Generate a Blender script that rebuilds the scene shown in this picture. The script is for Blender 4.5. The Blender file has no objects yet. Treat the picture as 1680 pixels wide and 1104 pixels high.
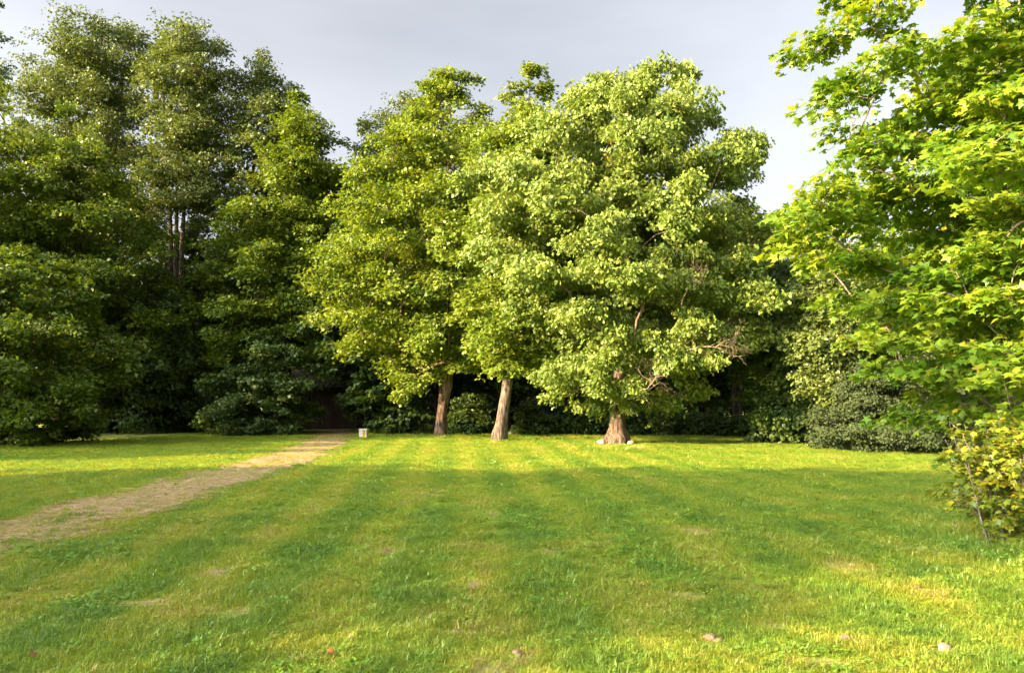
import bpy, math, random
import numpy as np
from mathutils import Vector, Matrix

# ------------------------------------------------------------------ camera, sky, sun, exposure
SC = bpy.context.scene
COL = SC.collection
W, H, FPX, EYE = 1680.0, 1104.0, 1318.0, 1.6
PITCH = math.radians(4.9)
cam_d = bpy.data.cameras.new('camera')
cam = bpy.data.objects.new('camera', cam_d)
COL.objects.link(cam)
cam.location = (0, 0, EYE)
cam.rotation_euler = (math.pi / 2 + PITCH, 0, 0)
cam_d.sensor_width = 36.0
cam_d.lens = 36.0 * FPX / W
cam_d.clip_start, cam_d.clip_end = 0.1, 6000
SC.camera = cam

SUN_EL = math.radians(20.0)
LX, LY = 0.89, 0.456                      # the way the light travels over the ground
sun_d = bpy.data.lights.new('sun', 'SUN')
sun_d.energy, sun_d.angle, sun_d.color = 4.1, math.radians(0.53), (1.0, 0.70, 0.37)
sun = bpy.data.objects.new('sun', sun_d)
COL.objects.link(sun)
sun.location = (-30, -15, 30)
sdir = Vector((LX * math.cos(SUN_EL), LY * math.cos(SUN_EL), -math.sin(SUN_EL)))
sun.rotation_euler = sdir.to_track_quat('-Z', 'Y').to_euler()

world = bpy.data.worlds.new('World')
SC.world = world
world.use_nodes = True
nt = world.node_tree
nt.nodes.clear()
w_out = nt.nodes.new('ShaderNodeOutputWorld')
w_bg = nt.nodes.new('ShaderNodeBackground')
w_bg.inputs['Strength'].default_value = 0.138
sky = nt.nodes.new('ShaderNodeTexSky')
sky.sky_type = 'NISHITA'
sky.sun_disc = False
sky.sun_elevation = SUN_EL
sky.sun_rotation = math.atan2(-LX, -LY)
sky.air_density, sky.dust_density, sky.ozone_density = 0.55, 7.0, 1.0
tc = nt.nodes.new('ShaderNodeTexCoord')
mp = nt.nodes.new('ShaderNodeMapping')
mp.inputs['Scale'].default_value = (1.0, 1.0, 3.2)
mp.inputs['Location'].default_value = (5.3, 2.9, 1.1)
cn = nt.nodes.new('ShaderNodeTexNoise')
cn.inputs['Scale'].default_value = 2.3
cn.inputs['Detail'].default_value = 5
cn.inputs['Roughness'].default_value = 0.5
cr = nt.nodes.new('ShaderNodeMapRange')   # thin cloud: slightly uneven, nearly white, as bright as the hazy sky behind it
cr.inputs['From Min'].default_value, cr.inputs['From Max'].default_value = 0.34, 0.66
cr.inputs['To Min'].default_value, cr.inputs['To Max'].default_value = 0.86, 1.09
bw = nt.nodes.new('ShaderNodeRGBToBW')
cl = nt.nodes.new('ShaderNodeMath')
cl.operation = 'MULTIPLY'
tn_ = nt.nodes.new('ShaderNodeMix')
tn_.data_type, tn_.blend_type = 'RGBA', 'MULTIPLY'
tn_.inputs[0].default_value = 1.0
tn_.inputs[7].default_value = (0.985, 1.0, 1.03, 1)
cmix = nt.nodes.new('ShaderNodeMix')
cmix.data_type = 'RGBA'
cmix.inputs[0].default_value = 0.86
lk = nt.links.new
lk(tc.outputs['Generated'], mp.inputs['Vector'])
lk(mp.outputs['Vector'], cn.inputs['Vector'])
lk(cn.outputs['Fac'], cr.inputs['Value'])
lk(sky.outputs['Color'], bw.inputs[0])
lk(bw.outputs[0], cl.inputs[0])
lk(cr.outputs['Result'], cl.inputs[1])
lk(cl.outputs[0], tn_.inputs[6])
lk(sky.outputs['Color'], cmix.inputs[6])
lk(tn_.outputs[2], cmix.inputs[7])
lk(cmix.outputs[2], w_bg.inputs['Color'])
lk(w_bg.outputs['Background'], w_out.inputs['Surface'])

SC.view_settings.view_transform = 'Standard'
SC.view_settings.look = 'None'
SC.view_settings.gamma = 1.0
SC.view_settings.use_curve_mapping = False
SC.view_settings.exposure = 2.44
SC.render.engine = 'CYCLES'
cy = SC.cycles
cy.max_bounces, cy.diffuse_bounces, cy.glossy_bounces = 10, 6, 2
cy.transmission_bounces, cy.transparent_max_bounces = 5, 4
cy.caustics_reflective = cy.caustics_refractive = False

# ------------------------------------------------------------------ helpers
def ray(px, py):
    a, b = (px - W / 2) / FPX, (H / 2 - py) / FPX
    return a, math.cos(PITCH) - b * math.sin(PITCH), math.sin(PITCH) + b * math.cos(PITCH)

def at(px, py, d):                        # the point at ground distance d in the direction of a pixel
    a, y, z = ray(px, py)
    return a / y * d, d, EYE + z / y * d

def ground_at(px, py):
    a, y, z = ray(px, py)
    t = -EYE / z
    return a * t, y * t

def vnoise(x, y, seed=0):
    xi, yi = np.floor(x).astype(np.int64), np.floor(y).astype(np.int64)
    fx, fy = x - xi, y - yi
    fx, fy = fx * fx * (3 - 2 * fx), fy * fy * (3 - 2 * fy)
    def h(i, j):
        n = (i * 374761393 + j * 668265263 + seed * 974711) & 0xffffffff
        n = ((n ^ (n >> 13)) * 1274126177) & 0xffffffff
        return ((n ^ (n >> 16)) & 0xffff) / 65535.0
    a, b, c, d = h(xi, yi), h(xi + 1, yi), h(xi, yi + 1), h(xi + 1, yi + 1)
    return (a * (1 - fx) + b * fx) * (1 - fy) + (c * (1 - fx) + d * fx) * fy

def fbm(x, y, seed=0, o=3):
    s, a, t = 0, 1.0, 0
    for k in range(o):
        s = s + a * vnoise(x * 2 ** k + 17.3 * k, y * 2 ** k - 9.1 * k, seed + k)
        t += a
        a *= 0.5
    return s / t

def hgt(x, y):
    x, y = np.asarray(x, float), np.asarray(y, float)
    fade = np.clip((160 - np.hypot(x, y)) / 100, 0, 1)
    return fade * (0.16 * (fbm(x * 0.16, y * 0.16, 5, 2) - 0.5) + 0.07 * (fbm(x * 0.8, y * 0.8, 9, 2) - 0.5))

def mesh_obj(name, verts, faces, mat, parent=None, attrs=None, smooth=False, link=True):
    """faces: an array (M,k) or a list of arrays of different k"""
    fl = faces if isinstance(faces, list) else [faces]
    fl = [np.asarray(f, np.int32) for f in fl if len(f)]
    me = bpy.data.meshes.new(name)
    verts = np.asarray(verts, np.float32)
    me.vertices.add(len(verts))
    me.vertices.foreach_set('co', verts.ravel())
    tot = np.concatenate([np.full(len(f), f.shape[1], np.int32) for f in fl])
    me.loops.add(int(tot.sum()))
    me.polygons.add(len(tot))
    me.loops.foreach_set('vertex_index', np.concatenate([f.ravel() for f in fl]))
    st = np.zeros(len(tot), np.int32)
    st[1:] = np.cumsum(tot)[:-1]
    me.polygons.foreach_set('loop_start', st)
    if smooth:
        me.polygons.foreach_set('use_smooth', np.ones(len(tot), bool))
    for k, (dom, v) in (attrs or {}).items():
        a = me.attributes.new(k, 'FLOAT', dom)
        a.data.foreach_set('value', np.asarray(v, np.float32))
    me.update(calc_edges=True)
    if mat:
        me.materials.append(mat)
    o = bpy.data.objects.new(name, me)
    if link:
        COL.objects.link(o)
    if parent is not None:
        o.parent = parent
    return o

def empty(name, loc, label, cat, group=None):
    o = bpy.data.objects.new(name, None)
    o.empty_display_size = 0.2
    COL.objects.link(o)
    o.location = loc
    tag(o, label, cat, group)
    return o

def tag(o, label, cat, group=None):
    o['label'], o['category'] = label, cat
    if group:
        o['group'] = group
    return o

def struct(o):
    o['kind'] = 'structure'
    return o

class MB:
    """collects boxes and lumps for one mesh"""
    def __init__(s):
        s.v, s.f, s.n = [], [], 0
    def add(s, v, f):
        s.v.append(np.asarray(v, float))
        s.f += [tuple(int(i) + s.n for i in q) for q in f]
        s.n += len(v)
    def box(s, x0, x1, y0, y1, z0, z1):
        v = [(x, y, z) for z in (z0, z1) for y in (y0, y1) for x in (x0, x1)]
        s.add(v, [(0, 2, 3, 1), (4, 5, 7, 6), (0, 1, 5, 4), (2, 6, 7, 3), (0, 4, 6, 2), (1, 3, 7, 5)])
        return s
    def build(s, name, mat, parent=None, bevel=0.0):
        me = bpy.data.meshes.new(name)
        me.from_pydata([tuple(p) for p in np.concatenate(s.v)], [], s.f)
        me.update()
        me.materials.append(mat)
        o = bpy.data.objects.new(name, me)
        COL.objects.link(o)
        if parent is not None:
            o.parent = parent
        if bevel:
            b = o.modifiers.new('bevel', 'BEVEL')
            b.width, b.segments = bevel, 2
        return o

# ------------------------------------------------------------------ materials
def new_mat(name):
    m = bpy.data.materials.new(name)
    m.use_nodes = True
    m.node_tree.nodes.clear()
    return m, m.node_tree.nodes, m.node_tree.links.new

def ramp(nodes, stops):
    r = nodes.new('ShaderNodeValToRGB')
    e = r.color_ramp.elements
    e[0].position, e[0].color = stops[0][0], (*stops[0][1], 1)
    e[1].position, e[1].color = stops[-1][0], (*stops[-1][1], 1)
    for p, c in stops[1:-1]:
        k = e.new(p)
        k.color = (*c, 1)
    return r

def leaf_mat(name, stops, transl=0.38, rough=0.45, spec=0.35, attr='leafvar', atype='GEOMETRY', warm=(1.25, 1.12, 0.45)):
    m, N, L = new_mat(name)
    out = N.new('ShaderNodeOutputMaterial')
    a = N.new('ShaderNodeAttribute')
    a.attribute_type, a.attribute_name = atype, attr
    r = ramp(N, stops)
    p = N.new('ShaderNodeBsdfPrincipled')
    p.inputs['Roughness'].default_value = rough
    p.inputs['Specular IOR Level'].default_value = spec
    t = N.new('ShaderNodeBsdfTranslucent')
    mul = N.new('ShaderNodeMix')
    mul.data_type, mul.blend_type = 'RGBA', 'MULTIPLY'
    mul.inputs[0].default_value = 1.0
    mul.inputs[7].default_value = (*warm, 1)
    mx = N.new('ShaderNodeMixShader')
    mx.inputs[0].default_value = transl
    if atype == 'GEOMETRY':
        a2 = N.new('ShaderNodeAttribute')
        a2.attribute_type, a2.attribute_name = 'INSTANCER', 'tint'
        sm = N.new('ShaderNodeMath')
        L(a.outputs['Fac'], sm.inputs[0])
        L(a2.outputs['Fac'], sm.inputs[1])
        L(sm.outputs[0], r.inputs['Fac'])
    else:
        L(a.outputs['Fac'], r.inputs['Fac'])
    L(r.outputs['Color'], p.inputs['Base Color'])
    L(r.outputs['Color'], mul.inputs[6])
    L(mul.outputs[2], t.inputs['Color'])
    L(p.outputs[0], mx.inputs[1])
    L(t.outputs[0], mx.inputs[2])
    L(mx.outputs[0], out.inputs['Surface'])
    return m

def bark_mat(name, c0, c1, c2, scale=9.0, bump=1.0):
    m, N, L = new_mat(name)
    out = N.new('ShaderNodeOutputMaterial')
    p = N.new('ShaderNodeBsdfPrincipled')
    p.inputs['Roughness'].default_value = 0.9
    p.inputs['Specular IOR Level'].default_value = 0.15
    t = N.new('ShaderNodeTexCoord')
    mp = N.new('ShaderNodeMapping')
    mp.inputs['Scale'].default_value = (scale, scale, scale * 0.13)
    n1 = N.new('ShaderNodeTexNoise')
    n1.inputs['Scale'].default_value = 1.6
    n1.inputs['Detail'].default_value = 6
    n1.inputs['Roughness'].default_value = 0.65
    n2 = N.new('ShaderNodeTexNoise')
    n2.inputs['Scale'].default_value = 1.1
    n2.inputs['Detail'].default_value = 3
    r = ramp(N, [(0.38, c0), (0.50, c1), (0.62, c2)])
    mix = N.new('ShaderNodeMix')
    mix.data_type, mix.blend_type = 'RGBA', 'MULTIPLY'
    mix.inputs[0].default_value = 0.7
    r2 = ramp(N, [(0.35, (0.65, 0.6, 0.55)), (0.65, (1.15, 1.1, 1.0))])
    b = N.new('ShaderNodeBump')
    b.inputs['Strength'].default_value = bump
    b.inputs['Distance'].default_value = 0.05
    L(t.outputs['Object'], mp.inputs['Vector'])
    L(mp.outputs['Vector'], n1.inputs['Vector'])
    L(t.outputs['Object'], n2.inputs['Vector'])
    L(n1.outputs['Fac'], r.inputs['Fac'])
    L(n2.outputs['Fac'], r2.inputs['Fac'])
    L(r.outputs['Color'], mix.inputs[6])
    L(r2.outputs['Color'], mix.inputs[7])
    L(mix.outputs[2], p.inputs['Base Color'])
    L(n1.outputs['Fac'], b.inputs['Height'])
    L(b.outputs['Normal'], p.inputs['Normal'])
    L(p.outputs[0], out.inputs['Surface'])
    return m

def noise_mat(name, stops, scale=20.0, rough=0.9, bump=0.3, dist=0.02, stretch=(1, 1, 1)):
    m, N, L = new_mat(name)
    out = N.new('ShaderNodeOutputMaterial')
    p = N.new('ShaderNodeBsdfPrincipled')
    p.inputs['Roughness'].default_value = rough
    p.inputs['Specular IOR Level'].default_value = 0.2
    t = N.new('ShaderNodeTexCoord')
    mp = N.new('ShaderNodeMapping')
    mp.inputs['Scale'].default_value = stretch
    n = N.new('ShaderNodeTexNoise')
    n.inputs['Scale'].default_value = scale
    n.inputs['Detail'].default_value = 6
    n.inputs['Roughness'].default_value = 0.65
    r = ramp(N, stops)
    b = N.new('ShaderNodeBump')
    b.inputs['Strength'].default_value = bump
    b.inputs['Distance'].default_value = dist
    L(t.outputs['Object'], mp.inputs['Vector'])
    L(mp.outputs['Vector'], n.inputs['Vector'])
    L(n.outputs['Fac'], r.inputs['Fac'])
    L(n.outputs['Fac'], b.inputs['Height'])
    L(r.outputs['Color'], p.inputs['Base Color'])
    L(b.outputs['Normal'], p.inputs['Normal'])
    L(p.outputs[0], out.inputs['Surface'])
    return m

YEL, ORA = (0.50, 0.36, 0.03), (0.55, 0.20, 0.04)
M = {
    'maple': leaf_mat('maple_leaves', [(0.0, (0.070, 0.128, 0.012)), (0.40, (0.142, 0.210, 0.018)), (0.8, (0.255, 0.290, 0.027)), (0.92, YEL), (1.0, ORA)]),
    'pale': leaf_mat('pale_maple_leaves', [(0.0, (0.088, 0.145, 0.020)), (0.40, (0.168, 0.232, 0.034)), (0.8, (0.265, 0.305, 0.056)), (0.92, YEL), (1.0, ORA)], rough=0.5, transl=0.30),
    'near': leaf_mat('near_maple_leaves', [(0.0, (0.070, 0.155, 0.012)), (0.45, (0.140, 0.245, 0.018)), (0.8, (0.270, 0.335, 0.024)), (0.92, YEL), (1.0, ORA)], transl=0.42),
    'lime': leaf_mat('lime_leaves', [(0.0, (0.060, 0.092, 0.022)), (0.5, (0.112, 0.150, 0.034)), (0.85, (0.180, 0.200, 0.046)), (1.0, (0.22, 0.18, 0.05))], transl=0.32),
    'wood': leaf_mat('woodland_leaves', [(0.0, (0.062, 0.112, 0.009)), (0.5, (0.122, 0.178, 0.012)), (0.85, (0.205, 0.245, 0.018)), (1.0, (0.20, 0.22, 0.03))], transl=0.36),
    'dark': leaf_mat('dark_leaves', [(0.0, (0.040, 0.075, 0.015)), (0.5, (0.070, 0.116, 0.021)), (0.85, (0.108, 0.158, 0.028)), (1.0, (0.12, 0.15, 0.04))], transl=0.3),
    'grey': leaf_mat('grey_green_leaves', [(0.0, (0.036, 0.056, 0.018)), (0.5, (0.060, 0.084, 0.027)), (0.85, (0.095, 0.120, 0.038)), (1.0, (0.17, 0.18, 0.06))], transl=0.3, spec=0.2, rough=0.6),
    'birch': leaf_mat('birch_leaves', [(0.0, (0.080, 0.120, 0.026)), (0.5, (0.140, 0.185, 0.036)), (0.85, (0.220, 0.245, 0.050)), (1.0, (0.32, 0.27, 0.06))], transl=0.35),
    'shrub': leaf_mat('yellowing_shrub_leaves', [(0.0, (0.070, 0.130, 0.015)), (0.4, (0.150, 0.205, 0.020)), (0.7, (0.270, 0.290, 0.025)), (0.9, (0.48, 0.40, 0.03)), (1.0, (0.55, 0.26, 0.05))], transl=0.42),
    'herb': leaf_mat('herb_leaves', [(0.0, (0.050, 0.110, 0.015)), (0.5, (0.085, 0.165, 0.020)), (1.0, (0.150, 0.220, 0.030))], transl=0.4),
    'bark': bark_mat('maple_bark', (0.036, 0.027, 0.021), (0.130, 0.102, 0.078), (0.235, 0.192, 0.150)),
    'bark_red': bark_mat('reddish_maple_bark', (0.034, 0.023, 0.016), (0.130, 0.090, 0.063), (0.230, 0.176, 0.130)),
    'bark_dark': bark_mat('woodland_bark', (0.045, 0.036, 0.028), (0.095, 0.078, 0.060), (0.160, 0.135, 0.105)),
    'bark_pale': bark_mat('pale_bark', (0.100, 0.080, 0.062), (0.210, 0.175, 0.135), (0.310, 0.265, 0.210)),
    'twig': bark_mat('dead_twigs', (0.200, 0.150, 0.105), (0.320, 0.250, 0.180), (0.430, 0.350, 0.270), 12),
    'stone': noise_mat('pale_stone', [(0.3, (0.16, 0.14, 0.11)), (0.6, (0.28, 0.25, 0.21)), (0.8, (0.38, 0.35, 0.30))], 9),
    'soil': noise_mat('bare_soil', [(0.25, (0.10, 0.065, 0.04)), (0.55, (0.22, 0.15, 0.095)), (0.8, (0.34, 0.25, 0.165))], 16, bump=0.8, dist=0.03),
    'timber': noise_mat('dark_timber', [(0.25, (0.022, 0.014, 0.010)), (0.6, (0.060, 0.038, 0.026)), (0.85, (0.100, 0.066, 0.046))], 5, bump=0.5, stretch=(6, 6, 0.5)),
    'roof': noise_mat('old_roof_boards', [(0.25, (0.030, 0.026, 0.022)), (0.8, (0.085, 0.078, 0.070))], 6, bump=0.5),
}

# ------------------------------------------------------------------ ground and path
gx = np.sinh(np.linspace(-1, 1, 361) * 7.2) / math.sinh(7.2) * 1500
gy = np.sinh(np.linspace(-0.86, 1, 361) * 7.2) / math.sinh(7.2) * 1500 + 7.0
GX, GY = np.meshgrid(gx, gy)

# centre line of the worn path: pixel on the photo -> point on the ground
path_px = [(-520, 1010), (-300, 945), (-60, 895), (60, 868), (180, 835), (300, 802), (400, 775), (480, 749), (528, 728), (545, 715)]
PATH = np.array([ground_at(*p) for p in path_px])
PATH = np.vstack([PATH, PATH[-1] + np.array([-1.2, 7.0]), PATH[-1] + np.array([-4.0, 16.0])])

def path_dist(x, y):
    x, y = np.asarray(x, float), np.asarray(y, float)
    best = np.full(x.shape, 1e9)
    for a, b in zip(PATH[:-1], PATH[1:]):
        d = b - a
        t = np.clip(((x - a[0]) * d[0] + (y - a[1]) * d[1]) / (d @ d), 0, 1)
        best = np.minimum(best, np.hypot(x - a[0] - t * d[0], y - a[1] - t * d[1]))
    return best

def wood_edge(x):                         # depth at which the lawn ends and the wood floor begins
    return np.interp(x, [-40, -22, -17, -12, -8, 0, 6, 12, 16, 22, 40], [24, 30, 42, 47, 52, 50, 43, 36, 31, 27, 20])

spots_px = [(705, 808, .35, .9), (780, 955, .12, .5), (810, 840, .10, .6), (752, 1032, .16, .1), (850, 1068, .15, .1), (1125, 970, .16, .2),
            (1170, 1042, .12, .08), (1385, 1042, .10, .07), (1400, 922, .30, .3), (1310, 1082, .28, .16), (1545, 1058, .14, .09),
            (345, 938, .20, .3), (640, 905, .12, .3), (1148, 870, .25, .3), (390, 1000, .16, .2), (1365, 750, .35, 1.0), (1510, 970, .2, .2),
            (815, 1095, .15, .1), (700, 1000, .12, .14), (1260, 1015, .14, .12), (230, 985, .25, .2), (905, 905, .12, .3), (1010, 880, .14, .3)]
SPOTS = [(*ground_at(a, b), c, d) for a, b, c, d in spots_px]

def bare(x, y):                           # 0 = full grass ... 1 = bare soil
    w = 1.15 + 0.7 * (fbm(x * 0.7, y * 0.7, 31, 2) - 0.5)
    p = np.clip((w - path_dist(x, y)) / 0.7 + 0.25, 0, 1)
    p = p * np.clip(0.10 + 1.35 * fbm(x * 2.6, y * 1.6, 37, 3), 0, 0.66)
    s = np.zeros_like(p)
    for cx, cy_, rx, ry in SPOTS:
        q = ((x - cx) / rx) ** 2 + ((y - cy_) / max(ry, rx * 0.6)) ** 2
        s = np.maximum(s, np.clip(1.25 - q * 0.8, 0, 1) * np.clip((fbm(x * 5.5, y * 4.0, 41, 3) - 0.36) * 5, 0, 0.8))
    f = np.clip((y - wood_edge(x) + 0.0) / 5.0, 0, 1) * 0.35
    return np.maximum(np.maximum(p, s), f)

def ground_mat():
    m, N, L = new_mat('lawn_ground')
    out = N.new('ShaderNodeOutputMaterial')
    p = N.new('ShaderNodeBsdfPrincipled')
    p.inputs['Roughness'].default_value = 0.95
    p.inputs['Specular IOR Level'].default_value = 0.1
    t = N.new('ShaderNodeTexCoord')
    a = N.new('ShaderNodeAttribute')
    a.attribute_name = 'bare'
    n1 = N.new('ShaderNodeTexNoise'); n1.inputs['Scale'].default_value = 0.9; n1.inputs['Detail'].default_value = 8; n1.inputs['Roughness'].default_value = 0.7
    n2 = N.new('ShaderNodeTexNoise'); n2.inputs['Scale'].default_value = 24; n2.inputs['Detail'].default_value = 5; n2.inputs['Roughness'].default_value = 0.7
    g = ramp(N, [(0.3, (0.125, 0.230, 0.016)), (0.5, (0.190, 0.300, 0.019)), (0.7, (0.260, 0.345, 0.024))])
    s = ramp(N, [(0.3, (0.140, 0.096, 0.052)), (0.5, (0.290, 0.200, 0.112)), (0.7, (0.430, 0.315, 0.185))])
    ad = N.new('ShaderNodeMath'); ad.operation = 'MULTIPLY_ADD'; ad.inputs[1].default_value = 0.9; ad.inputs[2].default_value = -0.45
    sm = N.new('ShaderNodeMath'); sm.operation = 'ADD'; sm.use_clamp = True
    mx = N.new('ShaderNodeMix'); mx.data_type = 'RGBA'
    b = N.new('ShaderNodeBump'); b.inputs['Strength'].default_value = 0.7; b.inputs['Distance'].default_value = 0.03
    L(t.outputs['Object'], n1.inputs['Vector']); L(t.outputs['Object'], n2.inputs['Vector'])
    L(n1.outputs['Fac'], g.inputs['Fac']); L(n2.outputs['Fac'], s.inputs['Fac'])
    L(n2.outputs['Fac'], ad.inputs[0]); L(ad.outputs[0], sm.inputs[0]); L(a.outputs['Fac'], sm.inputs[1])
    L(sm.outputs[0], mx.inputs[0]); L(g.outputs['Color'], mx.inputs[6]); L(s.outputs['Color'], mx.inputs[7])
    L(mx.outputs[2], p.inputs['Base Color'])
    L(n2.outputs['Fac'], b.inputs['Height']); L(b.outputs['Normal'], p.inputs['Normal'])
    L(p.outputs[0], out.inputs['Surface'])
    return m

def grid_faces(nx, ny):
    i = np.arange(nx * ny).reshape(ny, nx)
    return np.stack([i[:-1, :-1], i[:-1, 1:], i[1:, 1:], i[1:, :-1]], -1).reshape(-1, 4)

gv = np.stack([GX, GY, hgt(GX, GY)], -1).reshape(-1, 3)
GROUND_MAT = ground_mat()
ground = struct(mesh_obj('ground', gv, grid_faces(361, 361), GROUND_MAT, attrs={'bare': ('POINT', bare(gv[:, 0], gv[:, 1]))}, smooth=True))

# the path: a ragged strip of trodden earth lying on the ground
pl = []
for a, b in zip(PATH[:-1], PATH[1:]):
    n = max(2, int(np.hypot(*(b - a)) / 0.12))
    pl += [a + (b - a) * k / n for k in range(n)]
pl = np.array(pl)
for _ in range(40):
    pl[1:-1] = (pl[:-2] + pl[1:-1] * 2 + pl[2:]) / 4
tg = np.gradient(pl, axis=0)
tg /= np.linalg.norm(tg, axis=1)[:, None]
nr = np.stack([-tg[:, 1], tg[:, 0]], 1)
NU = 21
pv, ok = [], []
for k in range(NU):
    u = k / (NU - 1) * 2 - 1
    q = pl + nr * (u * 1.25)
    z = hgt(q[:, 0], q[:, 1]) + 0.010
    pv.append(np.column_stack([q, z]))
    ok.append(1.05 - np.abs(u) - 1.5 * (fbm(q[:, 0] * 2.4, q[:, 1] * 1.5, 55, 4) - 0.38) > 0)
pv = np.stack(pv, 1).reshape(-1, 3)
ok = np.stack(ok, 1).reshape(-1)
pf = grid_faces(NU, len(pl))
pf = pf[ok[pf].all(1)]
us = np.unique(pf)
remap = np.full(len(pv), -1)
remap[us] = np.arange(len(us))
pv, pf = pv[us], remap[pf]
path_mat = noise_mat('trodden_earth', [(0.28, (0.14, 0.095, 0.045)), (0.5, (0.31, 0.215, 0.105)), (0.7, (0.47, 0.34, 0.18))], 9, bump=0.8, dist=0.03)
dirt_path = struct(mesh_obj('dirt_path', pv, pf, path_mat, smooth=True))

# ------------------------------------------------------------------ trees
def norm(v):
    return v / np.maximum(np.linalg.norm(v, axis=-1, keepdims=True), 1e-9)

def half(pts):                            # mirror a half outline into a fan with a centre point
    r = [(0.0, 0.0)] + pts + [(0.0, 1.0)] + [(-u, v) for u, v in reversed(pts)]
    v = np.array([(0.0, 0.42)] + r)
    w = -0.28 * np.abs(v[:, 0]) - 0.10 * (v[:, 1] - 0.4) ** 2
    n = len(r)
    f = np.array([(0, 1 + k, 1 + (k + 1) % n) for k in range(n)])
    return np.column_stack([v, w]), f

T_MAPLE = half([(0.46, -0.04), (0.30, 0.25), (0.60, 0.62), (0.20, 0.62)])
T_STAR = half([(0.50, 0.04), (0.30, 0.34), (0.52, 0.68)])
T_HANG = half([(0.36, 0.06), (0.20, 0.34), (0.38, 0.66)])
T_OVAL = half([(0.30, 0.18), (0.38, 0.50), (0.22, 0.82)])
T_SIMPLE = (np.array([(0, 0, 0), (0.42, 0.42, -0.12), (0, 1, -0.05), (-0.42, 0.42, -0.12)]), np.array([(0, 1, 2), (0, 2, 3)]))

def tube(chain_p, chain_r, sides, ridge=0.0, rng=None, seed=0.0):
    p = np.asarray(chain_p); n = len(p)
    t = norm(np.gradient(p, axis=0))
    ref = np.array([0.31, 0.87, 0.38]) if abs(t[0][2]) > 0.6 else np.array([0.1, 0.2, 0.97])
    a = norm(np.cross(t, ref)); b = np.cross(t, a)
    th = np.linspace(0, 2 * np.pi, sides, endpoint=False)
    rr = np.asarray(chain_r)[:, None] * np.ones(sides)
    if ridge:
        zz = p[:, 2][:, None]
        rr = rr * (1 + ridge * (np.sin(th * 5 + zz * 0.8 + seed) * 0.5 + np.sin(th * 9 - zz * 1.7 + seed * 2) * 0.35 + rng.normal(0, 0.25, rr.shape)))
    v = p[:, None, :] + rr[..., None] * (np.cos(th)[None, :, None] * a[:, None, :] + np.sin(th)[None, :, None] * b[:, None, :])
    i = np.arange(n * sides).reshape(n, sides)
    j = np.roll(i, -1, 1)
    f = np.stack([i[:-1], j[:-1], j[1:], i[1:]], -1).reshape(-1, 4)
    return v.reshape(-1, 3), f

class Tubes:
    def __init__(s): s.v, s.f, s.n = [], [], 0
    def add(s, v, f):
        s.v.append(v); s.f.append(f + s.n); s.n += len(v)
    def build(s, name, mat, parent):
        return mesh_obj(name, np.concatenate(s.v), np.concatenate(s.f), mat, parent, smooth=True)

def resample(pts, step):
    pts = np.asarray(pts, float)
    seg = np.linalg.norm(np.diff(pts, axis=0), axis=1)
    s = np.concatenate([[0], np.cumsum(seg)])
    n = max(3, int(s[-1] / step) + 1)
    u = np.linspace(0, s[-1], n)
    q = np.stack([np.interp(u, s, pts[:, k]) for k in range(3)], 1)
    for _ in range(3):
        q[1:-1] = (q[:-2] + 2 * q[1:-1] + q[2:]) / 4
    return q

def instancer(name, pts, rot, scl, var, tint, src, parent=None):
    me = bpy.data.meshes.new(name)
    me.vertices.add(len(pts))
    me.vertices.foreach_set('co', np.asarray(pts, np.float32).ravel())
    a = me.attributes.new('rot', 'FLOAT_VECTOR', 'POINT'); a.data.foreach_set('vector', np.asarray(rot, np.float32).ravel())
    a = me.attributes.new('scl', 'FLOAT_VECTOR', 'POINT'); a.data.foreach_set('vector', np.asarray(scl, np.float32).ravel())
    a = me.attributes.new('variant', 'INT', 'POINT'); a.data.foreach_set('value', np.asarray(var, np.int32))
    a = me.attributes.new('tint', 'FLOAT', 'POINT'); a.data.foreach_set('value', np.asarray(tint, np.float32))
    o = bpy.data.objects.new(name, me)
    COL.objects.link(o)
    g = bpy.data.node_groups.new(name, 'GeometryNodeTree')
    g.interface.new_socket('Geometry', in_out='INPUT', socket_type='NodeSocketGeometry')
    g.interface.new_socket('Geometry', in_out='OUTPUT', socket_type='NodeSocketGeometry')
    i = g.nodes.new('NodeGroupInput'); u = g.nodes.new('NodeGroupOutput')
    ip = g.nodes.new('GeometryNodeInstanceOnPoints')
    ci = g.nodes.new('GeometryNodeCollectionInfo')
    ci.inputs['Collection'].default_value = src
    ci.inputs['Separate Children'].default_value = True
    ci.inputs['Reset Children'].default_value = True
    ip.inputs['Pick Instance'].default_value = True
    def named(n, t):
        q = g.nodes.new('GeometryNodeInputNamedAttribute'); q.data_type = t; q.inputs['Name'].default_value = n
        return q.outputs['Attribute']
    g.links.new(i.outputs[0], ip.inputs['Points'])
    g.links.new(ci.outputs[0], ip.inputs['Instance'])
    g.links.new(named('variant', 'INT'), ip.inputs['Instance Index'])
    g.links.new(named('rot', 'FLOAT_VECTOR'), ip.inputs['Rotation'])
    g.links.new(named('scl', 'FLOAT_VECTOR'), ip.inputs['Scale'])
    g.links.new(ip.outputs[0], u.inputs[0])
    md = o.modifiers.new('grass', 'NODES'); md.node_group = g
    o['kind'] = 'stuff'
    if parent is not None:
        o.parent = parent
    return o


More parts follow.
